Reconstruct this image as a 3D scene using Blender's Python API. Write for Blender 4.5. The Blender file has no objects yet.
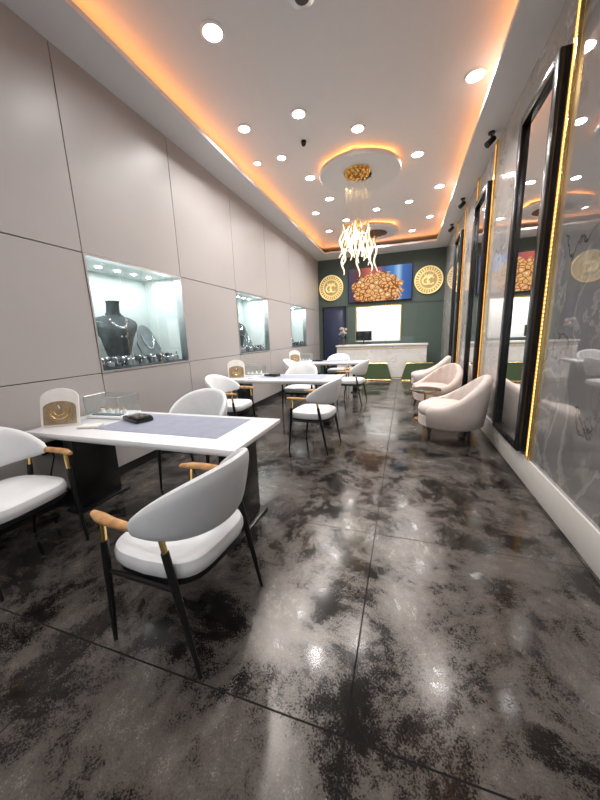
import bpy, bmesh, math, random
from mathutils import Vector, Matrix
random.seed(4)
S=bpy.context.scene
COL=S.collection
rad=math.radians

# ---------------------------------------------------------------- materials
def newmat(name):
    m=bpy.data.materials.new(name); m.use_nodes=True
    nt=m.node_tree; b=nt.nodes['Principled BSDF']
    return m,nt,b
def P(name,col,rough=.5,metal=0,emit=None,es=0,var=.06,scale=12,bump=0,bscale=200,coat=0,spec=None):
    m,nt,b=newmat(name)
    tc=nt.nodes.new('ShaderNodeTexCoord'); n=nt.nodes.new('ShaderNodeTexNoise')
    n.inputs['Scale'].default_value=scale; n.inputs['Detail'].default_value=4
    nt.links.new(tc.outputs['Object'],n.inputs['Vector'])
    r=nt.nodes.new('ShaderNodeValToRGB')
    r.color_ramp.elements[0].position=.3; r.color_ramp.elements[1].position=.7
    r.color_ramp.elements[0].color=[c*(1-var) for c in col]+[1]
    r.color_ramp.elements[1].color=[min(1,c*(1+var)) for c in col]+[1]
    nt.links.new(n.outputs['Fac'],r.inputs['Fac']); nt.links.new(r.outputs['Color'],b.inputs['Base Color'])
    b.inputs['Roughness'].default_value=rough; b.inputs['Metallic'].default_value=metal
    b.inputs['Coat Weight'].default_value=coat
    if spec is not None: b.inputs['Specular IOR Level'].default_value=spec
    if emit: b.inputs['Emission Color'].default_value=list(emit)+[1]; b.inputs['Emission Strength'].default_value=es
    if bump:
        n2=nt.nodes.new('ShaderNodeTexNoise'); n2.inputs['Scale'].default_value=bscale
        nt.links.new(tc.outputs['Object'],n2.inputs['Vector'])
        bp=nt.nodes.new('ShaderNodeBump'); bp.inputs['Strength'].default_value=bump; bp.inputs['Distance'].default_value=.002
        nt.links.new(n2.outputs['Fac'],bp.inputs['Height']); nt.links.new(bp.outputs['Normal'],b.inputs['Normal'])
    return m

M={}
M['panel']=P('wall_panel_greige',(.39,.365,.355),.38,var=.02,scale=2)
M['gap']=P('seam_dark',(.05,.045,.045),.6)
M['white']=P('white_paint',(.80,.79,.78),.5,var=.01)
M['ceil']=P('ceiling_paint',(.72,.71,.71),.6,var=.01)
M['soffit']=P('soffit_paint',(.68,.67,.67),.55,var=.01)
M['black']=P('black_metal',(.012,.012,.013),.32,metal=.3)
M['blackmatte']=P('black_lacquer',(.01,.01,.011),.25)
M['gold']=P('polished_gold',(.85,.58,.22),.22,metal=1)
M['fabric']=P('light_grey_leather',(.66,.675,.69),.5,bump=.3,bscale=300,var=.03)
M['wood']=P('armrest_wood',(.50,.27,.11),.4,var=.25,scale=25)
M['tabletop']=P('white_laminate',(.82,.83,.85),.22,var=.01)
M['mat']=P('grey_desk_mat',(.27,.29,.37),.7,bump=.3,bscale=500)
M['cream']=P('cream_velvet',(.58,.51,.47),.75,bump=.3,bscale=250,var=.05)
M['pink']=P('blush_velvet',(.53,.43,.38),.75,bump=.3,bscale=250,var=.05)
M['darkwood']=P('dark_wood',(.03,.018,.012),.35,var=.3,scale=20)
M['green']=P('green_panel',(.068,.098,.082),.45,var=.04,scale=3)
M['greenlac']=P('green_velvet',(.06,.10,.045),.5)
M['navy']=P('dark_blue_door',(.020,.028,.065),.3)
M['base']=P('baseboard_white',(.62,.60,.56),.35,var=.02)
M['steel']=P('brushed_steel',(.6,.6,.62),.28,metal=1)
M['nichein']=P('showcase_lining',(.58,.65,.64),.6,var=.02)
M['slate']=P('slate_velvet',(.05,.065,.072),.7,var=.3,spec=.25)
M['slate2']=P('slate_velvet_light',(.15,.185,.20),.6,var=.2)
M['silver']=P('jewel_silver',(.85,.86,.88),.18,metal=1)
M['paper']=P('paper',(.75,.72,.68),.6)
M['screen']=P('dark_screen',(.01,.012,.015),.1)
M['counter']=P('counter_stone',(.66,.64,.61),.3,var=.08,scale=4)
M['mirror']=P('mirror_glass',(.88,.88,.88),.012,metal=1,var=0)
M['led']=P('led_gold',(1,.7,.3),.4,emit=(1,.74,.40),es=2.2)
M['ledw']=P('led_white',(1,1,1),.4,emit=(1,.97,.92),es=25)
M['crystal']=P('lit_crystal',(.95,.88,.76),.06,emit=(1,.78,.52),es=.75,coat=1)
M['skin_trim']=P('downlight_trim',(.85,.85,.85),.4)

def glassmat():
    m,nt,b=newmat('thin_glass')
    nt.nodes.remove(b); out=nt.nodes['Material Output']
    t=nt.nodes.new('ShaderNodeBsdfTransparent'); t.inputs['Color'].default_value=(.93,.97,.97,1)
    g=nt.nodes.new('ShaderNodeBsdfGlossy'); g.inputs['Roughness'].default_value=.01
    f=nt.nodes.new('ShaderNodeLayerWeight'); f.inputs['Blend'].default_value=.5
    p=nt.nodes.new('ShaderNodeMath'); p.operation='POWER'; p.inputs[1].default_value=4
    q=nt.nodes.new('ShaderNodeMath'); q.operation='MULTIPLY_ADD'; q.inputs[1].default_value=.5; q.inputs[2].default_value=.07
    mx=nt.nodes.new('ShaderNodeMixShader')
    nt.links.new(f.outputs['Facing'],p.inputs[0]); nt.links.new(p.outputs[0],q.inputs[0])
    nt.links.new(q.outputs[0],mx.inputs[0]); nt.links.new(t.outputs[0],mx.inputs[1]); nt.links.new(g.outputs[0],mx.inputs[2])
    nt.links.new(mx.outputs[0],out.inputs['Surface']); return m
M['glass']=glassmat()

def floormat():
    m,nt,b=newmat('floor_dark_metallic_tile'); L=nt.links
    tc=nt.nodes.new('ShaderNodeTexCoord'); mp=nt.nodes.new('ShaderNodeMapping')
    mp.inputs['Rotation'].default_value=(0,0,.5)
    L.new(tc.outputs['Object'],mp.inputs['Vector'])
    def noise(sc,det,rg,dist=0):
        n=nt.nodes.new('ShaderNodeTexNoise'); n.inputs['Scale'].default_value=sc; n.inputs['Detail'].default_value=det
        n.inputs['Roughness'].default_value=rg; n.inputs['Distortion'].default_value=dist
        L.new(mp.outputs[0],n.inputs['Vector']); return n
    def ramp(src,stops):
        r=nt.nodes.new('ShaderNodeValToRGB'); e=r.color_ramp.elements
        e[0].position,e[0].color=stops[0][0],stops[0][1]+(1,)
        e[1].position,e[1].color=stops[-1][0],stops[-1][1]+(1,)
        for p,c in stops[1:-1]:
            x=e.new(p); x.color=c+(1,)
        L.new(src,r.inputs['Fac']); return r
    big=noise(2.0,12,.76,.25); fine=noise(130,4,.85)
    add=nt.nodes.new('ShaderNodeMath'); add.operation='MULTIPLY_ADD'; add.inputs[1].default_value=.42
    L.new(fine.outputs['Fac'],add.inputs[0]); L.new(big.outputs['Fac'],add.inputs[2])
    c=ramp(add.outputs[0],[(.57,(.008,.007,.0065)),(.675,(.016,.0135,.0125)),(.705,(.072,.063,.056)),(.90,(.16,.144,.131))])
    br=nt.nodes.new('ShaderNodeTexBrick'); br.offset=0; br.squash=1
    br.inputs['Scale'].default_value=1; br.inputs['Brick Width'].default_value=1.22; br.inputs['Row Height'].default_value=1.2
    br.inputs['Mortar Size'].default_value=.0035; br.inputs['Mortar Smooth'].default_value=0
    mp2=nt.nodes.new('ShaderNodeMapping'); mp2.inputs['Location'].default_value=(.16,-.83,0)
    L.new(tc.outputs['Object'],mp2.inputs['Vector']); L.new(mp2.outputs[0],br.inputs['Vector'])
    mx=nt.nodes.new('ShaderNodeMixRGB'); mx.inputs[2].default_value=(.004,.004,.004,1)
    L.new(br.outputs['Fac'],mx.inputs[0]); L.new(c.outputs[0],mx.inputs[1]); L.new(mx.outputs[0],b.inputs['Base Color'])
    rr=ramp(add.outputs[0],[(.66,(.13,)*3),(.72,(.24,)*3),(.90,(.29,)*3)])
    rm=nt.nodes.new('ShaderNodeMixRGB'); rm.inputs[2].default_value=(.9,.9,.9,1); L.new(br.outputs['Fac'],rm.inputs[0]); L.new(rr.outputs[0],rm.inputs[1])
    L.new(rm.outputs[0],b.inputs['Roughness']); b.inputs['Metallic'].default_value=.35
    b.inputs['Specular IOR Level'].default_value=.42
    return m
M['floor']=floormat()

def marble(name,base,dark,light,rough=.06,scale=1.0,ior=1.5):
    m,nt,b=newmat(name); L=nt.links
    tc=nt.nodes.new('ShaderNodeTexCoord')
    n=nt.nodes.new('ShaderNodeTexNoise'); n.inputs['Scale'].default_value=scale; n.inputs['Detail'].default_value=9; n.inputs['Roughness'].default_value=.55; n.inputs['Distortion'].default_value=.6
    L.new(tc.outputs['Object'],n.inputs['Vector'])
    r=nt.nodes.new('ShaderNodeValToRGB'); e=r.color_ramp.elements
    e[0].position=.30; e[0].color=base+(1,)
    e[1].position=.85; e[1].color=base+(1,)
    for p,c in [(.458,base),(.472,dark),(.486,base),(.56,tuple(x*.82 for x in base)),(.60,light),(.607,base)]:
        x=e.new(p); x.color=c+(1,)
    L.new(n.outputs['Fac'],r.inputs['Fac'])
    n2=nt.nodes.new('ShaderNodeTexNoise'); n2.inputs['Scale'].default_value=1.2; L.new(tc.outputs['Object'],n2.inputs['Vector'])
    r2=nt.nodes.new('ShaderNodeValToRGB'); r2.color_ramp.elements[0].position=.38; r2.color_ramp.elements[1].position=.56
    L.new(n2.outputs['Fac'],r2.inputs['Fac'])
    mx=nt.nodes.new('ShaderNodeMixRGB'); mx.inputs[1].default_value=base+(1,); L.new(r2.outputs[0],mx.inputs[0]); L.new(r.outputs[0],mx.inputs[2])
    L.new(mx.outputs[0],b.inputs['Base Color']); b.inputs['Roughness'].default_value=rough
    b.inputs['IOR'].default_value=ior
    return m
M['marble_g']=marble('grey_gloss_marble',(.21,.205,.205),(.04,.028,.02),(.34,.33,.32),.012,1.3,2.5)
M['marble_w']=marble('pale_marble',(.40,.385,.37),(.13,.11,.10),(.6,.58,.56),.06,1.8,1.8)
M['marble_c']=marble('counter_marble',(.70,.68,.66),(.50,.48,.46),(.78,.77,.75),.15,2.5)

def tvmat():
    m,nt,b=newmat('tv_picture'); L=nt.links
    tc=nt.nodes.new('ShaderNodeTexCoord'); sp=nt.nodes.new('ShaderNodeSeparateXYZ'); L.new(tc.outputs['Generated'],sp.inputs[0])
    cmb=nt.nodes.new('ShaderNodeCombineXYZ'); L.new(sp.outputs['X'],cmb.inputs[0]); L.new(sp.outputs['Z'],cmb.inputs[1])
    mpv=nt.nodes.new('ShaderNodeMapping'); mpv.inputs['Rotation'].default_value=(0,0,.45); mpv.inputs['Scale'].default_value=(1.7,1.25,1)
    L.new(cmb.outputs[0],mpv.inputs[0])
    v=nt.nodes.new('ShaderNodeTexVoronoi'); v.inputs['Scale'].default_value=8; v.feature='DISTANCE_TO_EDGE'
    L.new(mpv.outputs[0],v.inputs['Vector'])
    gr=nt.nodes.new('ShaderNodeValToRGB'); e=gr.color_ramp.elements
    e[0].position=0; e[0].color=(.15,.03,.01,1); e[1].position=.40; e[1].color=(1,.88,.6,1)
    for p,c in [(.06,(.45,.12,.03,1)),(.13,(1,.62,.22,1)),(.24,(.75,.32,.08,1))]:
        x=e.new(p); x.color=c
    L.new(v.outputs['Distance'],gr.inputs['Fac'])
    r2=nt.nodes.new('ShaderNodeValToRGB'); e=r2.color_ramp.elements
    e[0].position=0; e[0].color=(.03,.05,.12,1); e[1].position=1; e[1].color=(.02,.08,.30,1)
    for p,c in [(.16,(.12,.02,.02,1)),(.34,(.60,.12,.08,1)),(.48,(.40,.10,.10,1)),(.58,(.05,.10,.30,1)),(.72,(.04,.25,.60,1)),(.80,(.40,.60,.8,1)),(.86,(.03,.15,.45,1))]:
        x=e.new(p); x.color=c
    L.new(sp.outputs['X'],r2.inputs['Fac'])
    def mth(op,a,b_=None,v1=None):
        n=nt.nodes.new('ShaderNodeMath'); n.operation=op; L.new(a,n.inputs[0])
        if b_ is not None: L.new(b_,n.inputs[1])
        if v1 is not None: n.inputs[1].default_value=v1
        return n.outputs[0]
    x=mth('SUBTRACT',sp.outputs['X'],v1=.45); x=mth('MULTIPLY',x,v1=2.1); x=mth('POWER',mth('ABSOLUTE',x),v1=2)
    z=mth('SUBTRACT',sp.outputs['Z'],v1=.35); z=mth('MULTIPLY',z,v1=1.7); z=mth('POWER',mth('ABSOLUTE',z),v1=2)
    d=mth('ADD',x,z)
    nn=nt.nodes.new('ShaderNodeTexNoise'); nn.inputs['Scale'].default_value=9; L.new(tc.outputs['Generated'],nn.inputs['Vector'])
    d=mth('ADD',d,nn.outputs['Fac']); mk=mth('GREATER_THAN',d,v1=1.2)
    mx=nt.nodes.new('ShaderNodeMixRGB'); L.new(mk,mx.inputs[0]); L.new(gr.outputs['Color'],mx.inputs[1]); L.new(r2.outputs[0],mx.inputs[2])
    L.new(mx.outputs[0],b.inputs['Emission Color']); b.inputs['Emission Strength'].default_value=1.0
    b.inputs['Base Color'].default_value=(.01,.01,.01,1); b.inputs['Roughness'].default_value=.15
    return m
M['tv']=tvmat()
M['emblem']=P('emblem_gold_glow',(.85,.66,.32),.35,metal=.6,emit=(1,.77,.36),es=.55)  # slight emission added to brighten the gold; the emblem is no lamp
M['emblem_d']=P('emblem_recess_glow',(.42,.32,.14),.5,metal=.3,emit=(1,.74,.32),es=.18)  # darker disc behind the relief, with a weaker added self-glow
M['pictureA']=P('brochure_picture',(.30,.22,.13),.3,var=.35,scale=14)

# ---------------------------------------------------------------- mesh builder
class MB:
    def __init__(s,*mats): s.bm=bmesh.new(); s.mats=list(mats); s.mi=0
    def m(s,i): s.mi=i; return s
    def _fin(s,before):
        for f in s.bm.faces:
            if f not in before: f.material_index=s.mi
    def box(s,x0,x1,y0,y1,z0,z1,bev=0,seg=2,mat=None):
        before=set(s.bm.faces)
        r=bmesh.ops.create_cube(s.bm,size=1)
        vs=r['verts']
        for v in vs:
            v.co=Vector(((x0+x1)/2+v.co.x*(x1-x0),(y0+y1)/2+v.co.y*(y1-y0),(z0+z1)/2+v.co.z*(z1-z0)))
            if mat is not None: v.co=mat@v.co
        if bev:
            es=list({e for v in vs for e in v.link_edges})
            bmesh.ops.bevel(s.bm,geom=es,offset=bev,segments=seg,affect='EDGES',profile=.5)
        s._fin(before); return s
    def tube(s,pts,rr,n=10,cap=True):
        before=set(s.bm.faces)
        pts=[Vector(p) for p in pts]
        if not isinstance(rr,(list,tuple)): rr=[rr]*len(pts)
        rings=[]; prev=None
        for i,p in enumerate(pts):
            t=(pts[min(i+1,len(pts)-1)]-pts[max(i-1,0)]).normalized()
            if prev is None:
                a=Vector((0,0,1)) if abs(t.z)<.9 else Vector((1,0,0))
                u=t.cross(a).normalized()
            else:
                u=(prev-t*prev.dot(t)).normalized()
            prev=u; w=t.cross(u)
            rings.append([s.bm.verts.new(p+(u*math.cos(k*2*math.pi/n)+w*math.sin(k*2*math.pi/n))*rr[i]) for k in range(n)])
        for a,b in zip(rings,rings[1:]):
            for k in range(n): s.bm.faces.new((a[k],a[(k+1)%n],b[(k+1)%n],b[k]))
        if cap: s.bm.faces.new(rings[0][::-1]); s.bm.faces.new(rings[-1])
        s._fin(before); return s
    def lathe(s,prof,c=(0,0,0),n=32,sx=1,sy=1,cap=True):
        before=set(s.bm.faces); rings=[]
        for r,z in prof:
            rings.append([s.bm.verts.new((c[0]+r*sx*math.cos(k*2*math.pi/n),c[1]+r*sy*math.sin(k*2*math.pi/n),c[2]+z)) for k in range(n)])
        for a,b in zip(rings,rings[1:]):
            for k in range(n): s.bm.faces.new((a[k],a[(k+1)%n],b[(k+1)%n],b[k]))
        if cap: s.bm.faces.new(rings[0][::-1]); s.bm.faces.new(rings[-1])
        s._fin(before); return s
    def sphere(s,c,r,seg=14,sc=(1,1,1)):
        before=set(s.bm.faces)
        bmesh.ops.create_uvsphere(s.bm,u_segments=seg,v_segments=seg//2+1,radius=r,matrix=Matrix.Translation(c)@Matrix.Diagonal((*sc,1)))
        s._fin(before); return s
    def torus(s,c,R_,r,axis='Z',n=40,k=8):
        pts=[]
        for i in range(n+1):
            a=i*2*math.pi/n; x,y=R_*math.cos(a),R_*math.sin(a)
            pts.append(Vector(c)+(Vector((x,y,0)) if axis=='Z' else Vector((x,0,y)) if axis=='Y' else Vector((0,x,y))))
        return s.tube(pts,r,k,cap=False)
    def sweep(s,rings):
        before=set(s.bm.faces); R_=[[s.bm.verts.new(p) for p in r] for r in rings]; n=len(R_[0])
        for a,b in zip(R_,R_[1:]):
            for k in range(n): s.bm.faces.new((a[k],a[(k+1)%n],b[(k+1)%n],b[k]))
        s.bm.faces.new(R_[0][::-1]); s.bm.faces.new(R_[-1]); s._fin(before); return s
    def poly(s,pts):
        before=set(s.bm.faces); s.bm.faces.new([s.bm.verts.new(p) for p in pts]); s._fin(before); return s
    def prism(s,pts,d):
        before=set(s.bm.faces); d=Vector(d)
        a=[s.bm.verts.new(p) for p in pts]; b=[s.bm.verts.new(Vector(p)+d) for p in pts]; n=len(a)
        s.bm.faces.new(a[::-1]); s.bm.faces.new(b)
        for k in range(n): s.bm.faces.new((a[k],a[(k+1)%n],b[(k+1)%n],b[k]))
        s._fin(before); return s
    def done(s,name,parent=None,loc=None,rot=0,ang=35,smooth=True):
        bmesh.ops.recalc_face_normals(s.bm,faces=s.bm.faces)
        me=bpy.data.meshes.new(name); s.bm.to_mesh(me); s.bm.free()
        for k in s.mats: me.materials.append(M[k])
        if smooth:
            me.polygons.foreach_set('use_smooth',[True]*len(me.polygons)); me.set_sharp_from_angle(angle=rad(ang))
        o=bpy.data.objects.new(name,me); COL.objects.link(o)
        if parent: o.parent=parent
        if loc: o.location=loc
        o.rotation_euler[2]=rot
        return o
def empty(name,loc=(0,0,0),rot=0):
    e=bpy.data.objects.new(name,None); e.empty_display_size=.1; COL.objects.link(e); e.location=loc; e.rotation_euler[2]=rot; return e
def clone(root,loc,rot=0):
    e=empty(root.name.split('.')[0],loc,rot); e.scale=root.scale
    for c in root.children:
        o=bpy.data.objects.new(c.name.split('.')[0],c.data); COL.objects.link(o); o.parent=e
        o.location=c.location; o.rotation_euler=c.rotation_euler; o.scale=c.scale
    return e

XL,XR,YF,YB,ZS,ZC=-2.85,1.10,-2.6,10.8,3.85,4.06
# ---------------------------------------------------------------- shell
MB('floor').box(XL-.7,XR+.1,YF-.1,YB+1.6,-.1,0).done('floor')
MB('ceil').box(XL-.1,XR+.1,YF-.1,YB+1.6,ZC,ZC+.1).done('ceiling')
xi0,xi1,yi0,yi1=-2.42,.76,-1.9,10.0
b=MB('soffit')
b.box(XL-.05,xi0,YF,YB,ZS,ZS+.05); b.box(xi1,XR+.05,YF,YB,ZS,ZS+.05)
b.box(xi0,xi1,YF,yi0,ZS,ZS+.05); b.box(xi0,xi1,yi1,YB,ZS,ZS+.05)
b.done('ceiling_soffit')
wins=[(2.3,3.65),(5.1,6.45),(7.9,9.25)]; z1,z2=1.11,2.23
edges=[YF,-1.75,-.4,.95,2.3,3.65,5.1,6.45,7.9,9.25,YB]
b=MB('panel','gap','blackmatte'); g=.004
for y0,y1 in zip(edges,edges[1:]):
    w=(y0,y1) in wins
    for i,(a,c) in enumerate([(.1,z1),(z1,z2),(z2,ZC)]):
        if w and i==1: continue
        b.m(0).box(XL-.02,XL,y0+g,y1-g,a+g,c-g if i<2 else c,bev=.002,seg=1)
        b.m(1).box(XL-.1,XL-.015,y0,y1,a,c)
    b.m(2).box(XL-.1,XL-.01,y0,y1,0,.1)
b.done('wall_left',smooth=False)
for i,(y0,y1) in enumerate(wins):
    e=empty('window_%d'%(i+1),(XL,(y0+y1)/2,z1))
    w=(y1-y0)/2; hh=z2-z1; dp=.6
    b=MB('nichein')
    b.box(-dp-.02,-dp,-w,w,0,hh); b.box(-dp,-.1,-w,-w+.01,0,hh); b.box(-dp,-.1,w-.01,w,0,hh)
    b.box(-dp,-.1,-w,w,hh-.01,hh); b.box(-dp,-.1,-w,w,-.02,.01)
    b.done('showcase_lining',e)
    b=MB('steel'); t=.018
    b.box(-.1,.006,-w,-w+t,0,hh); b.box(-.1,.006,w-t,w,0,hh); b.box(-.1,.006,-w+t,w-t,0,t); b.box(-.1,.006,-w+t,w-t,hh-t,hh)
    b.done('showcase_frame',e)
    b=MB('glass'); b.poly([(-.02,-w+t,t),(-.02,w-t,t),(-.02,w-t,hh-t),(-.02,-w+t,hh-t)]); b.done('glass_pane',e,smooth=False)
    b=MB('ledw')
    for k in range(5):
        b.lathe([(.028,0),(.028,-.012)],(-.34,-w+.2+k*(2*w-.4)/4,hh-.008),12)
    b.done('showcase_downlights',e)
    L=bpy.data.lights.new('showcase_light','AREA'); L.shape='RECTANGLE'; L.size=.25; L.size_y=w*1.8; L.energy=13; L.color=(.98,1,1)
    o=bpy.data.objects.new('showcase_light',L); COL.objects.link(o); o.parent=e; o.location=(-.28,0,hh-.03)
b=MB('marble_g','marble_w','gap')
b.m(0).box(XR,XR+.1,YF,1.25,0,ZC); b.box(XR,XR+.1,1.254,3.10,0,ZC)
b.m(2).box(XR+.01,XR+.1,1.25,1.254,0,ZC)
b.m(1).box(XR,XR+.1,3.10,YB,0,ZC)
b.done('wall_right',smooth=False)
MB('base').box(XR-.02,XR,YF,YB,0,.24,bev=.004).done('baseboard_right')
ox0,ox1,oz0,oz1=-1.56,-.15,1.15,2.27
b=MB('green')
b.box(XL-.1,ox0,YB,YB+.1,0,ZC); b.box(ox1,XR+.1,YB,YB+.1,0,ZC); b.box(ox0,ox1,YB,YB+.1,0,oz0); b.box(ox0,ox1,YB,YB+.1,oz1,ZC)
b.done('wall_back',smooth=False)
b=MB('green')
for x in (-1.85,-.10,.35):
    b.box(x,x+.02,YB-.012,YB,0,2.3)
b.box(XL,XR,YB-.015,YB,2.32,2.34)
b.done('trim_2',smooth=False)
b=MB('white'); b.box(ox0-.4,ox1+.4,YB+1.3,YB+1.35,0,3); b.box(ox0-.45,ox0-.4,YB+.1,YB+1.35,0,3); b.box(ox1+.4,ox1+.45,YB+.1,YB+1.35,0,3); b.box(ox0-.4,ox1+.4,YB+.1,YB+1.35,2.95,3)
b.done('wall_office',smooth=False)
b=MB('gold'); t=.03
b.box(ox0-t,ox0,YB-.02,YB+.1,oz0,oz1); b.box(ox1,ox1+t,YB-.02,YB+.1,oz0,oz1); b.box(ox0-t,ox1+t,YB-.02,YB+.1,oz1,oz1+t)
b.done('trim_1',smooth=False)
e=empty('door_1',(-2.3,YB,0))
b=MB('navy'); b.box(-.36,.36,-.05,-.005,0,2.3); b.box(-.30,.30,-.06,-.05,.12,2.2,bev=.004); b.done('door_leaf',e)
b=MB('black'); b.box(-.40,-.36,-.06,0,0,2.34); b.box(.36,.40,-.06,0,0,2.34); b.box(-.4,.4,-.06,0,2.3,2.34); b.done('door_frame',e)
b=MB('gold'); b.tube([(.26,-.06,1.0),(.26,-.11,1.0),(.26,-.11,1.25),(.26,-.06,1.25)],.01); b.done('door_handle',e)
b=MB('panel','blackmatte')
b.box(XL-.1,-2.2,YF-.1,YF,0,ZC); b.box(.6,XR+.1,YF-.1,YF,0,ZC); b.box(-2.2,.6,YF-.1,YF,2.9,ZC)
b.m(1)
for x in (-2.2,-1.28,-.36,.56): b.box(x,x+.05,YF-.09,YF-.02,0,2.9)
b.box(-2.2,.6,YF-.09,YF-.02,2.85,2.9); b.box(-2.2,.6,YF-.09,YF-.02,0,.06)
b.done('wall_front',smooth=False)
b=MB('glass'); b.poly([(-2.2,YF-.05,.05),(.6,YF-.05,.05),(.6,YF-.05,2.87),(-2.2,YF-.05,2.87)]); b.done('window_4',smooth=False)

# ---------------------------------------------------------------- mirrors + gold LED strips
for i,(y0,y1) in enumerate([(3.24,4.12),(5.42,6.3),(7.6,8.48)]):
    e=empty('tall_mirror',(XR-.001,(y0+y1)/2,0)); z0,zt=.27,3.42; t=.085; d=.075; y0-=e.location.y; y1-=e.location.y
    b=MB('blackmatte')
    b.box(-d,0,y0,y0+t,z0,zt,bev=.008); b.box(-d,0,y1-t,y1,z0,zt,bev=.008)
    b.box(-d,0,y0+t,y1-t,z0,z0+t,bev=.008); b.box(-d,0,y0+t,y1-t,zt-t,zt,bev=.008); b.box(-.02,0,y0+t,y1-t,z0+t,zt-t)
    b.done('mirror_frame',e)
    MB('mirror').box(-.035,-.02,y0+t,y1-t,z0+t,zt-t).done('mirror_glass',e,smooth=False)
    yc=e.location.y
    for yy in (y0-.10,y1+.10) if i else (y0-.10,):
        g_=empty('led_light_strip',(XR-.003,yc+yy,0))
        b=MB('gold'); b.box(-.022,0,-.035,-.018,.24,ZS-.003); b.box(-.022,0,.018,.035,.24,ZS-.003); b.done('gold_channel',g_)
        b=MB('led')
        z=.26
        while z<ZS-.04:
            b.box(-.016,0,-.014,.014,z,z+.024,bev=.004,seg=1); z+=.034
        b.done('led_beads',g_)
# ---------------------------------------------------------------- emblem discs
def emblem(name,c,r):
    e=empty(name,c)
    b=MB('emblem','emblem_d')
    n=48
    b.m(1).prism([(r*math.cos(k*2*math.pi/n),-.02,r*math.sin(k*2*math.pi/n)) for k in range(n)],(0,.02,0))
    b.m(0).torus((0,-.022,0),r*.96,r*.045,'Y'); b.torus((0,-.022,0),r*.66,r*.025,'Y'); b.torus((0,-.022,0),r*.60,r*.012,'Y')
    for k in range(28):
        a=k*2*math.pi/28
        b.box(-r*.028,r*.028,-.035,-.015,r*.72,r*.88,bev=.003,seg=1,mat=Matrix.Rotation(a,4,'Y'))
    for cx,st in ((-.17,40),(.17,40)):
        pts=[]
        for k in range(15):
            a=rad(st+k*(280/14)); pts.append((cx*r+.24*r*math.cos(a),-.03,.26*r*math.sin(a)-.06*r))
        b.tube(pts,r*.055,8)
    b.tube([(-.17*r,-.03,-.08*r),(.05*r,-.03,-.08*r),(.05*r,-.03,-.25*r)],r*.035,8)
    for k in range(5):
        x=(k-2)*.12*r; b.tube([(x,-.03,.27*r),(x*1.3,-.03,.42*r)],[r*.04,r*.015],6)
    b.tube([(-.28*r,-.03,.26*r),(.28*r,-.03,.26*r)],r*.025,6)
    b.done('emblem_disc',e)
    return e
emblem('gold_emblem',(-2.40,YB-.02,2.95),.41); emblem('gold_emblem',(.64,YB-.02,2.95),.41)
e=empty('television',(-.82,YB-.018,2.95))
MB('blackmatte').box(-1.0,1.0,-.07,0,-.54,.54,bev=.01).done('tv_case',e)
MB('tv').box(-.975,.975,-.076,-.07,-.515,.515).done('tv_screen',e,smooth=False)

# ---------------------------------------------------------------- reception counter
e=empty('reception_counter',(-.72,10.0,0))
b=MB('counter','marble_c','gold')
b.m(1).box(-1.35,1.35,0,.06,.0,1.02); b.m(0).box(-1.38,1.38,-.04,.45,1.02,1.07,bev=.006)
b.m(1).box(-1.35,-1.29,.06,.42,0,1.02); b.box(1.29,1.35,.06,.42,0,1.02)
b.m(2).box(-1.35,1.35,-.006,0,.93,.95); b.box(-1.35,1.35,-.006,0,.04,.06)
b.done('counter_body',e,smooth=False)
b=MB('glass'); b.poly([(-1.3,.0,1.07),(1.3,.0,1.07),(1.3,0,1.28),(-1.3,0,1.28)]); b.done('counter_glass',e,smooth=False)
for sx in (-.33,.95):
    g_=empty('green_angular_bench',(-.72+sx+.2,9.62,0))
    b=MB('greenlac','gold')
    pts=[(-.5,0,.02),(.5,0,.02),(.36,0,.52),(-.36,0,.52)]
    b.m(0).prism(pts,(0,.3,0))
    b.m(1).tube([(p[0],-.006,p[2]) for p in pts+[pts[0]]],.012,6); b.m(1).box(-.48,.48,.02,.28,0,.02)
    b.done('bench_body',g_)
def monitor(loc,rot=0):
    g_=empty('computer_monitor',loc,rot)
    b=MB('screen','black'); b.box(-.25,.25,-.015,.015,.12,.42,bev=.006); b.m(1).tube([(0,0,.0),(0,0,.2)],.018); b.lathe([(.1,0),(.1,.012)],(0,0,0),20); b.done('monitor_body',g_)
monitor((-1.25,10.28,1.072),rad(180))
g_=empty('flower_vase',(-1.9,10.2,1.072))
b=MB('darkwood','slate2','pink')
b.lathe([(.04,0),(.07,.06),(.075,.12),(.04,.2),(.045,.24)],(0,0,0),20)
for k in range(26):
    a=random.random()*6.28; r_=random.random()*.14; zz=.32+random.random()*.22
    b.m(1).tube([(0,0,.2),(r_*math.cos(a),r_*math.sin(a),zz)],.004,5)
    b.m(2 if k%3 else 1).sphere((r_*math.cos(a),r_*math.sin(a),zz),.035,8)
b.done('vase_bouquet',g_)

# ---------------------------------------------------------------- ceiling features
ORANGE=(1,.34,.085)
def ring(c,r):
    e=empty('ceiling_ring_light',c)
    b=MB('soffit'); b.lathe([(r*.55,-.12),(r-.01,-.12),(r,-.11),(r,-.06),(r*.55,-.06)],(0,0,0),64); b.lathe([(.3*r,-.12),(.3*r,0)],(0,0,0),32)
    b.done('ring_plate',e)
    for k in range(6):
        L=bpy.data.lights.new('cove','AREA'); L.shape='RECTANGLE'; L.size=r*.9; L.size_y=.05; L.energy=1.1; L.color=ORANGE
        o=bpy.data.objects.new('cove_lamp',L); COL.objects.link(o); o.parent=e; a=k*math.pi/3
        o.location=(math.cos(a)*(r-.12),math.sin(a)*(r-.12),-.05)
        zax=-Vector((math.cos(a)*.8,math.sin(a)*.8,1)).normalized(); xax=Vector((-math.sin(a),math.cos(a),0)); yax=zax.cross(xax)
        o.rotation_euler=Matrix((xax,yax,zax)).transposed().to_euler()
    return e
ring((-.78,5.75,ZC),.65)
r2_=ring((-.85,8.95,ZC),.62)
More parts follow.
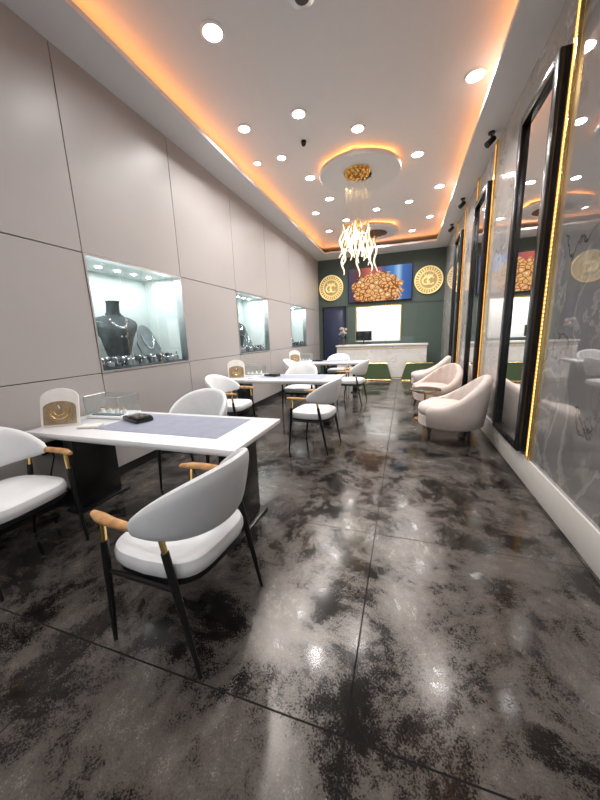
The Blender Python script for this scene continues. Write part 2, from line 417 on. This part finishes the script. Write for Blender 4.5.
b=MB('blackmatte'); b.lathe([(.34,-.12),(.34,-.135),(.28,-.145)],(0,0,0),40); b.done('vent_disc',r2_)
def cove_q(p,sx,sy,tilt_axis,tilt,e_):
    L=bpy.data.lights.new('cove_strip','AREA'); L.shape='RECTANGLE'; L.size=sx; L.size_y=sy; L.energy=e_; L.color=ORANGE
    o=bpy.data.objects.new('cove_strip',L); COL.objects.link(o); o.location=p
    o.rotation_euler=(Matrix.Rotation(tilt,4,tilt_axis)@Matrix.Rotation(math.pi,4,'X')).to_euler()
ly=yi1-yi0; my=(yi0+yi1)/2; mx_=(xi0+xi1)/2; lx=xi1-xi0
cove_q((xi0-.14,my,ZS+.06),.05,ly,'Y',rad(62),34)
cove_q((xi1+.14,my,ZS+.06),.05,ly,'Y',rad(-62),34)
cove_q((mx_,yi1+.14,ZS+.06),lx,.05,'X',rad(62),9)
cove_q((mx_,yi0-.14,ZS+.06),lx,.05,'X',rad(-62),9)

dl=[(-1.69,2.95,.085),(.63,4.35,.085),(-1.31,4.2,.075),(-.67,4.75,.075),(-2.05,4.2,.07),(.10,5.7,.08),(-1.85,5.0,.06),(-1.62,5.75,.075),(-1.5,6.7,.075),
    (.53,7.0,.075),(-.67,7.63,.07),(-1.95,7.3,.07),(.48,8.6,.07),(-1.95,8.6,.07),(.0,7.5,.07),(-1.4,8.0,.07),(.1,9.5,.07),(-1.6,9.5,.07),(-.75,9.7,.07),
    (-2.25,5.0,.05),(-1.6,.8,.085),(.3,1.6,.085),(-.6,-.6,.085),(-1.8,-1.0,.085),(.2,-1.2,.085)]
for x,y,r in dl:
    e=empty('ceiling_downlight',(x,y,ZC))
    b=MB('skin_trim','ledw'); b.lathe([(r,0),(r+.022,0),(r+.022,-.008),(r,-.014),(r,0)],(0,0,0),28,cap=False); b.m(1).lathe([(r,-.003),(r,-.006)],(0,0,0),28)
    b.done('downlight_body',e)
    if r<.055: continue
    L=bpy.data.lights.new('downlight','AREA'); L.shape='DISK'; L.size=r*1.9; L.energy=18; L.color=(1,.97,.95); L.spread=rad(150)
    o=bpy.data.objects.new('lamp',L); COL.objects.link(o); o.parent=e; o.location=(0,0,-.018)
e=empty('ceiling_speaker',(-.86,2.95,ZC))
b=MB('steel','gap'); b.lathe([(.10,0),(.10,-.012),(.085,-.016)],(0,0,0),28); b.m(1).lathe([(.06,-.016),(.05,-.022)],(0,0,0),24); b.done('speaker_grille',e)
e=empty('security_camera',(-1.42,4.75,ZC)); b=MB('black','screen'); b.lathe([(.035,0),(.04,-.02)],(0,0,0),18); b.m(1).sphere((0,0,-.03),.034); b.done('camera_body',e)
for x,y in [(.97,5.1),(.97,7.2),(.97,8.7)]:
    e=empty('ceiling_spotlight',(x,y,ZS)); b=MB('black')
    b.lathe([(.04,0),(.04,-.02)],(0,0,0),16); b.tube([(0,0,-.02),(0,0,-.09)],.01); b.tube([(.03,0,-.07),(-.05,-.03,-.15)],[.035,.04],14); b.done('spotlight_head',e)

# ---------------------------------------------------------------- chandelier
e=empty('chandelier',(-.80,5.6,0))
b=MB('gold'); b.lathe([(.05,ZC-.12),(.20,ZC-.12),(.21,ZC-.125),(.21,ZC-.14),(.17,ZC-.15)],(0,0,0),40)
for k in range(14):
    a=k*2*math.pi/14; b.sphere((.17*math.cos(a),.17*math.sin(a),ZC-.17),.027,10)
for k in range(8):
    a=k*2*math.pi/8; b.sphere((.09*math.cos(a),.09*math.sin(a),ZC-.18),.027,10)
b.done('canopy',e)
b=MB('crystal'); w=MB('gold')
for k in range(24):
    a=k*2.399; r_=.30*math.sqrt((k+.5)/24); cx,cy=r_*math.cos(a),r_*math.sin(a)
    top=3.27-.50*(r_/.3)*random.uniform(.2,1.0); ln=random.uniform(.38,.54)
    ph=random.random()*6.28; pts=[]
    for j in range(13):
        t_=j/12; am=.024
        pts.append((cx+am*math.sin(ph+t_*9)+.03*t_*math.cos(a),cy+am*math.cos(ph+t_*8)+.03*t_*math.sin(a),top-ln*t_))
    b.tube(pts,[.006+.009*math.sin(math.pi*min(1,max(0.05,j/12))) for j in range(13)],6)
    w.tube([(cx*.6,cy*.6,ZC-.14),(cx,cy,top)],.0007,4); w.tube([(cx,cy,top+.03),(cx,cy,top-.04)],.014,8)
b.done('crystals',e,ang=20); w.done('wires',e)
L=bpy.data.lights.new('chandelier_lamp','POINT'); L.energy=8; L.color=(1,.85,.65); L.shadow_soft_size=.15
o=bpy.data.objects.new('chandelier_lamp',L); COL.objects.link(o); o.parent=e; o.location=(0,0,2.45)

# ---------------------------------------------------------------- dining chair (faces +Y)
def dining_chair():
    e=empty('dining_chair')
    b=MB('fabric'); rings=[]
    for k,(s_,z) in enumerate([(.90,.405),(.97,.41),(1.0,.43),(1.0,.455),(.97,.478),(.90,.49),(.6,.497),(.2,.5)]):
        ring_=[]
        for j in range(40):
            a=j*2*math.pi/40; c,s2=math.cos(a),math.sin(a)
            x=abs(c)**.5*(1 if c>=0 else -1)*.255; y=abs(s2)**.5*(1 if s2>=0 else -1)*.245
            if y<0: x*=1-.10*(-y/.245)
            ring_.append(Vector((x*s_,y*s_+.0,z)))
        rings.append(ring_)
    b.sweep(rings); b.done('seat',e)
    b=MB('black'); rings=[]
    for s_,z in [(.93,.375),(.95,.38),(.95,.405)]:
        rings.append([Vector((abs(math.cos(a))**.5*math.copysign(1,math.cos(a))*.255*s_*(1-.10*max(0,-math.sin(a))),abs(math.sin(a))**.5*math.copysign(1,math.sin(a))*.245*s_,z)) for a in [j*2*math.pi/40 for j in range(40)]])
    b.sweep(rings); b.done('seat_frame',e)
    b=MB('fabric'); rings=[]; n=33
    for i in range(n):
        u=-1+2*i/(n-1); a=u*rad(92)
        R0=.285; cx=R0*math.sin(a)*1.0; cy=-.02-.27*math.cos(a)
        hgt=.045+.255*max(0,1-abs(u)**2.1); zc=.655+.066*(1-u*u); th=.019+.010*(1-abs(u)**4)
        if i in (0,n-1): hgt*=.6; th*=.6
        nx,ny=math.sin(a),-math.cos(a)
        lean=.10*(1-u*u)
        ring_=[]
        for j in range(16):
            q=j*2*math.pi/16; cc=math.cos(q); ss=math.sin(q)
            dn=th*abs(cc)**.8*math.copysign(1,cc); dz=hgt/2*abs(ss)**.55*math.copysign(1,ss)
            off=dn+dz*lean*2.2
            ring_.append(Vector((cx+nx*off,cy+ny*off,zc+dz)))
        rings.append(ring_)
    b.sweep(rings); b.done('backrest',e)
    for sgn,nm in ((1,'r'),(-1,'l')):
        b=MB('wood'); pts=[(sgn*.285,-.035,.655),(sgn*.287,.03,.655),(sgn*.284,.10,.655),(sgn*.275,.17,.655),(sgn*.258,.235,.652)]
        rings=[]
        for k,p in enumerate(pts):
            wd=[.014,.019,.024,.026,.016][k]; ht=[.018,.019,.018,.017,.011][k]
            rings.append([Vector((p[0]+wd*math.cos(q),p[1],p[2]+ht*math.sin(q))) for q in [j*2*math.pi/14 for j in range(14)]])
        b.sweep(rings); b.done('armrest_'+nm,e,ang=60)
        b=MB('black','gold')
        top=Vector((sgn*.268,.17,.642)); ft=Vector((sgn*.262,.235,0)); md=top.lerp(ft,.16)
        b.m(1).tube([top,md],[.0125,.0125],12); b.m(0).tube([md,top.lerp(ft,.4),ft],[.0165,.0165,.009],12)
        b.done('leg_front_'+nm,e)
        b=MB('black','gold')
        top=Vector((sgn*.252,-.13,.635)); ft=Vector((sgn*.255,-.255,0)); md=top.lerp(ft,.13)
        b.m(1).tube([top,md],[.0125,.0125],12); b.m(0).tube([md,top.lerp(ft,.4),ft],[.0165,.0165,.009],12)
        b.done('leg_rear_'+nm,e)
        b=MB('black'); b.tube([(sgn*.262,.19,.385),(sgn*.25,-.17,.385)],.011,8); b.done('side_rail_'+nm,e)
    return e
ch=dining_chair()
W=rad(90)
ch.location=(-1.02,1.13,0); ch.rotation_euler[2]=W-rad(4); ch.scale=(1.03,1.03,1.03)
clone(ch,(-2.37,1.12,0),rad(-90)+rad(4))
clone(ch,(-1.93,2.44,0),rad(180))
clone(ch,(-1.06,3.68,0),W-rad(6)); clone(ch,(-2.35,3.85,0),rad(-90)); clone(ch,(-1.80,5.35,0),rad(180))
clone(ch,(-1.02,6.42,0),W-rad(5)); clone(ch,(-2.30,6.75,0),rad(-90)); clone(ch,(-1.7,8.30,0),rad(180))

# ---------------------------------------------------------------- consultation tables
def table(y0,y1):
    e=empty('consultation_table',(-1.87,(y0+y1)/2,0)); hw=.93; hd=(y1-y0)/2
    b=MB('tabletop'); b.box(-hw,hw,-hd,hd,.715,.75,bev=.006); b.box(-hw+.05,hw-.05,-hd+.05,hd-.05,.685,.716); b.done('table_top',e)
    b=MB('blackmatte')
    for sx in (-1,1):
        x=sx*(hw-.19)
        b.box(x-.05,x+.05,-.20,.20,.02,.69,bev=.02,seg=3); b.box(x-.09,x+.09,-.25,.25,0,.022,bev=.008)
        b.box(x-.08,x+.08,-.27,.27,.66,.687)
    b.done('table_pedestals',e)
    b=MB('mat'); b.box(-.40,.70,-.20,.30,.75,.753); b.done('desk_mat',e,smooth=False)
    return e
ty=[(1.52,2.26),(4.38,5.12),(7.35,8.09)]
for a,c in ty: table(a,c)
TZ=.7545
def brochure(loc,rot,s_=1):
    e=empty('brochure_stand',loc,rot)
    pts=[]
    for k in range(17):
        a=math.pi*k/16; pts.append((.10*math.cos(a)*s_,0,(.16+.06*math.sin(a))*s_))
    pts=[(.10*s_,0,0)]+pts+[(-.10*s_,0,0)]
    T=Matrix.Rotation(rad(-14),4,'X')
    b=MB('paper','pictureA','gold')
    b.m(0).prism([T@Vector(p) for p in pts],(0,.012,0))
    b.m(1).prism([T@Vector((p[0]*.86,-.004,.012+p[2]*.62)) for p in pts],(0,.004,0))
    for R_ in (.035,.055):
        q=[T@Vector((R_*s_*math.cos(math.pi*k/12),-.007,(.105-R_*math.sin(math.pi*k/12)*1.2)*s_)) for k in range(13)]
        b.m(2).tube(q,.004,6)
    b.m(0).tube([(0,.02,.12*s_),(0,.09,.003)],.005,6)
    b.done('brochure_panel',e)
def showcase(loc,rot):
    e=empty('glass_jewelry_case',loc,rot)
    MB('tabletop').box(-.19,.19,-.12,.12,0,.02,bev=.003).done('case_base',e)
    b=MB('glass'); x,y,z0,zt=.185,.115,.02,.19
    for q in ([(-x,-y,z0),(x,-y,z0),(x,-y,zt),(-x,-y,zt)],[(-x,y,z0),(x,y,z0),(x,y,zt),(-x,y,zt)],[(-x,-y,z0),(-x,y,z0),(-x,y,zt),(-x,-y,zt)],[(x,-y,z0),(x,y,z0),(x,y,zt),(x,-y,zt)],[(-x,-y,zt),(x,-y,zt),(x,y,zt),(-x,y,zt)]): b.poly(q)
    b.done('case_glass',e,smooth=False)
    b=MB('steel'); r_=.003
    for sx in (-1,1):
        for sy in (-1,1):
            b.tube([(sx*x,sy*y,z0),(sx*x,sy*y,zt)],r_,5)
    b.tube([(-x,-y,zt),(x,-y,zt),(x,y,zt),(-x,y,zt),(-x,-y,zt)],r_,5); b.done('case_edges',e)
    b=MB('tabletop','gold','slate2')
    for k in range(4):
        x=-.12+k*.08; b.m(0).lathe([(.022,.02),(.016,.06)],(x,0,0),12); b.m(1).torus((x,0,.065),.014,.004,'Z',16,5)
    b.m(2).box(-.15,.15,-.09,-.04,.02,.03)
    b.done('case_rings',e)
def calc(loc,rot):
    e=empty('card_terminal',loc,rot); e.scale=(1.45,1.45,1.3)
    b=MB('blackmatte','gold','steel'); b.box(-.05,.05,-.09,.09,0,.028,bev=.008); b.m(2).box(-.035,.035,.03,.07,.028,.030)
    b.m(0).box(-.045,.045,-.085,.02,.028,.034,bev=.003,seg=1)
    for i in range(3):
        for j in range(4): b.m(2 if (i+j)%3 else 1).box(-.03+i*.022,-.014+i*.022,-.07+j*.02,-.056+j*.02,.034,.038)
    b.done('terminal_body',e)
for i,(a,c) in enumerate(ty):
    m_=(a+c)/2
    brochure((-2.64,m_-.20,TZ),rad(30),1.4)
    showcase((-2.50,m_+.18,TZ),rad(4))
    calc((-2.12,m_+.08,TZ),rad(70))
    e=empty('document_stack',(-2.36,m_-.16,TZ),rad(20)); b=MB('paper'); b.box(-.08,.08,-.05,.05,0,.008); b.box(-.07,.08,-.05,.04,.008,.014); b.done('papers',e)
e=empty('wall_socket',(XL+.001,1.72,.55)); b=MB('black'); b.box(0,.015,-.09,.09,-.05,.05,bev=.004); b.box(.015,.05,-.07,-.02,-.02,.03,bev=.005); b.tube([(.05,-.04,0),(.09,-.05,-.06),(.06,-.08,-.2),(.03,-.1,-.35),(.03,-.1,-.50)],.006,6); b.done('socket_plate',e)

# ---------------------------------------------------------------- tub armchair (faces +Y)
def armchair(mat_out,mat_in):
    e=empty('tub_armchair')
    b=MB(mat_out); rings=[]; n=49
    for i in range(n):
        u=-1+2*i/(n-1); a=u*rad(132)
        top=.45+.36*(.5+.5*math.cos(min(1,abs(u)*1.15)*math.pi))
        if i in (0,n-1): top-=.03
        Ro=.40+.02*math.cos(a); th=.12 if 0<i<n-1 else .09
        ch_=.012*abs(math.sin(i*math.pi/4))
        zb=.16; nx,ny=math.sin(a),-math.cos(a)
        flare=lambda z: .05*((z-zb)/.6)**1.2
        ring_=[]
        prof=[(Ro-.06,zb),(Ro-.01,zb+.03),(Ro+flare(.35),.35),(Ro+flare(top)-.004,top-.05),(Ro+flare(top)-.03,top-.008),(Ro+flare(top)-.06,top),(Ro+flare(top)-th+.02,top-.012),(Ro+flare(top)-th+ch_,top-.06),(Ro-th+.02+ch_,.42),(Ro-th,zb)]
        for r_,z in prof: ring_.append(Vector((nx*r_,ny*r_,z)))
        rings.append(ring_)
    b.sweep(rings); b.done('shell',e,ang=55)
    b=MB(mat_in); b.lathe([(.20,.17),(.335,.18),(.335,.30),(.30,.31)],(0,0.02,0),40)
    b.lathe([(.26,.30),(.305,.32),(.315,.37),(.30,.42),(.25,.445),(.1,.452),(.01,.453)],(0,.05,0),40); b.done('seat_cushion',e,ang=60)
    b=MB('darkwood')
    for x,y in ((.24,.2),(-.24,.2),(.24,-.22),(-.24,-.22)):
        b.tube([(x,y,.19),(x*1.15,y*1.15,0)],[.022,.012],10)
    b.done('legs',e)
    return e
a1=armchair('cream','cream'); a1.location=(.58,4.46,0); a1.rotation_euler[2]=rad(86); a1.scale=(1.04,1.04,1.04)
a2=armchair('pink','pink'); a2.location=(.55,6.15,0); a2.rotation_euler[2]=rad(125)
clone(a1,(.55,8.0,0),rad(80))
def side_table(loc):
    e=empty('round_side_table',loc); b=MB('darkwood','gold')
    b.lathe([(.22,.475),(.235,.48),(.235,.50),(.225,.505)],(0,0,0),40); b.m(1).lathe([(.236,.482),(.238,.49),(.236,.498)],(0,0,0),40,cap=False)
    b.tube([(0,0,.01),(0,0,.48)],.018); b.lathe([(.15,0),(.15,.012),(.03,.02)],(0,0,0),32); b.done('table_body',e)
side_table((.34,5.30,0))

# ---------------------------------------------------------------- jewellery in the showcases
def bust(loc,s_,rot=0):
    e=empty('necklace_bust',loc,rot)
    b=MB('slate','silver')
    b.lathe([(.085*s_,0),(.085*s_,.015*s_),(.03*s_,.03*s_),(.028*s_,.07*s_)],(0,0,0),24)
    rings=[]
    for wy,wx,z,ox in [(.055,.035,.06,0),(.075,.05,.075,0),(.09,.058,.13,.0),(.105,.065,.19,.006),(.135,.066,.24,.006),(.155,.058,.275,0),(.15,.05,.30,-.005),(.115,.042,.322,-.008),(.06,.036,.338,-.008),(.04,.034,.36,-.004),(.038,.034,.41,.004),(.042,.036,.43,.008)]:
        rings.append([Vector(((ox+wx*math.cos(q)*(1.25 if math.cos(q)>0 else 1))*s_,wy*s_*math.sin(q),z*s_)) for q in [k*2*math.pi/32 for k in range(32)]])
    b.sweep(rings)
    for R_,zz in ((.06,.345),(.085,.325)):
        pts=[]
        for k in range(21):
            a=math.pi*(k/20)-math.pi/2
            pts.append((s_*(-.005+.085*math.cos(a)**.7 if math.cos(a)>0.001 else -.005*s_),s_*R_*math.sin(a),s_*(zz-R_*1.5*max(0,math.cos(a)))))
        b.m(1).tube(pts,.0045*s_,6)
        for p in pts[3:18:2]: b.sphere(p,.010*s_,8)
    b.done('bust_body',e)
def oval(loc,s_):
    e=empty('necklace_easel',loc); b=MB('slate2','silver')
    T=Matrix.Rotation(rad(-18),4,'Y')
    pts=[]
    for k in range(24):
        a=k*2*math.pi/24; pts.append(T@Vector((0,.12*s_*math.sin(a)*(1 if math.cos(a)<0 else .8),.17*s_+.16*s_*math.cos(a))))
    b.prism(pts,(.02,0,0)); b.m(0).box(-.08,.05,-.07,.07,0,.02)
    pp=[]
    for k in range(15):
        a=math.pi*k/14; pp.append(T@Vector((.028,.06*s_*math.cos(a),.24*s_-.12*s_*math.sin(a))))
    b.m(1).tube(pp,.008,6)
    for p in pp[2:13:2]: b.sphere(p,.014,8)
    b.done('easel_panel',e)
def ringset(y0,y1,x0,z,n,nm='jewelry_tray_set'):
    e=empty(nm,(x0,(y0+y1)/2,z)); b=MB('slate','slate2','silver')
    b.m(0).box(-.09,.09,(y0-y1)/2,(y1-y0)/2,0,.03,bev=.005)
    for k in range(n):
        y=((k+.5)/n-.5)*(y1-y0-.05); x=(-.045 if k%2 else .045)+(random.random()-.5)*.02; t_=random.random()
        if t_<.35: b.m(1).lathe([(.030,.03),(.024,.06),(.009,.14)],(x,y,0),12); b.m(2).torus((x,y,.10),.020,.005,'Z',14,5)
        elif t_<.65: b.m(1).box(x-.035,x+.035,y-.035,y+.035,.03,.08,bev=.006); b.m(2).torus((x,y,.084),.020,.005,'Z',14,5)
        else: b.m(0).tube([(x,y-.04,.095),(x,y+.04,.095)],.030,12); b.tube([(x,y,.03),(x,y,.08)],.015,8); b.m(2).torus((x,y,.095),.034,.006,'Y',16,5)
    b.done('tray_items',e)
for i,(y0,y1) in enumerate(wins):
    z=z1+.012
    bust((XL-.39,y0+.58,z),1.75,rad(-12))
    oval((XL-.38,y0+.17,z),1.0)
    oval((XL-.36,y0+1.10,z),1.6)
    ringset(y0+.05,y1-.05,XL-.14,z,30)

# ---------------------------------------------------------------- office light, world
L=bpy.data.lights.new('office_light','AREA'); L.size=1.2; L.energy=85; L.color=(1,.98,.95)
o=bpy.data.objects.new('office_light',L); COL.objects.link(o); o.location=(-.85,YB+.7,2.9)
w=bpy.data.worlds.new('world'); S.world=w; w.use_nodes=True
nt=w.node_tree; bg=nt.nodes['Background']
bg.inputs['Color'].default_value=(.85,.92,1,1); bg.inputs['Strength'].default_value=1.2

# ---------------------------------------------------------------- camera
cd=bpy.data.cameras.new('camera'); cd.lens=36*310/800; cd.sensor_width=36; cd.clip_start=.05
cam=bpy.data.objects.new('camera',cd); COL.objects.link(cam); S.camera=cam
Fv=Vector((-.3145,.9276,-.201)).normalized(); Uv=Vector((-.0306,.2035,.979)); Rv=Fv.cross(Uv).normalized(); Uv=Rv.cross(Fv)
mtx=Matrix((Rv,Uv,-Fv)).transposed().to_4x4(); mtx.translation=(0,0,1.4); cam.matrix_world=mtx
S.view_settings.view_transform='Standard'
S.view_settings.look='None'
S.view_settings.exposure=-.08
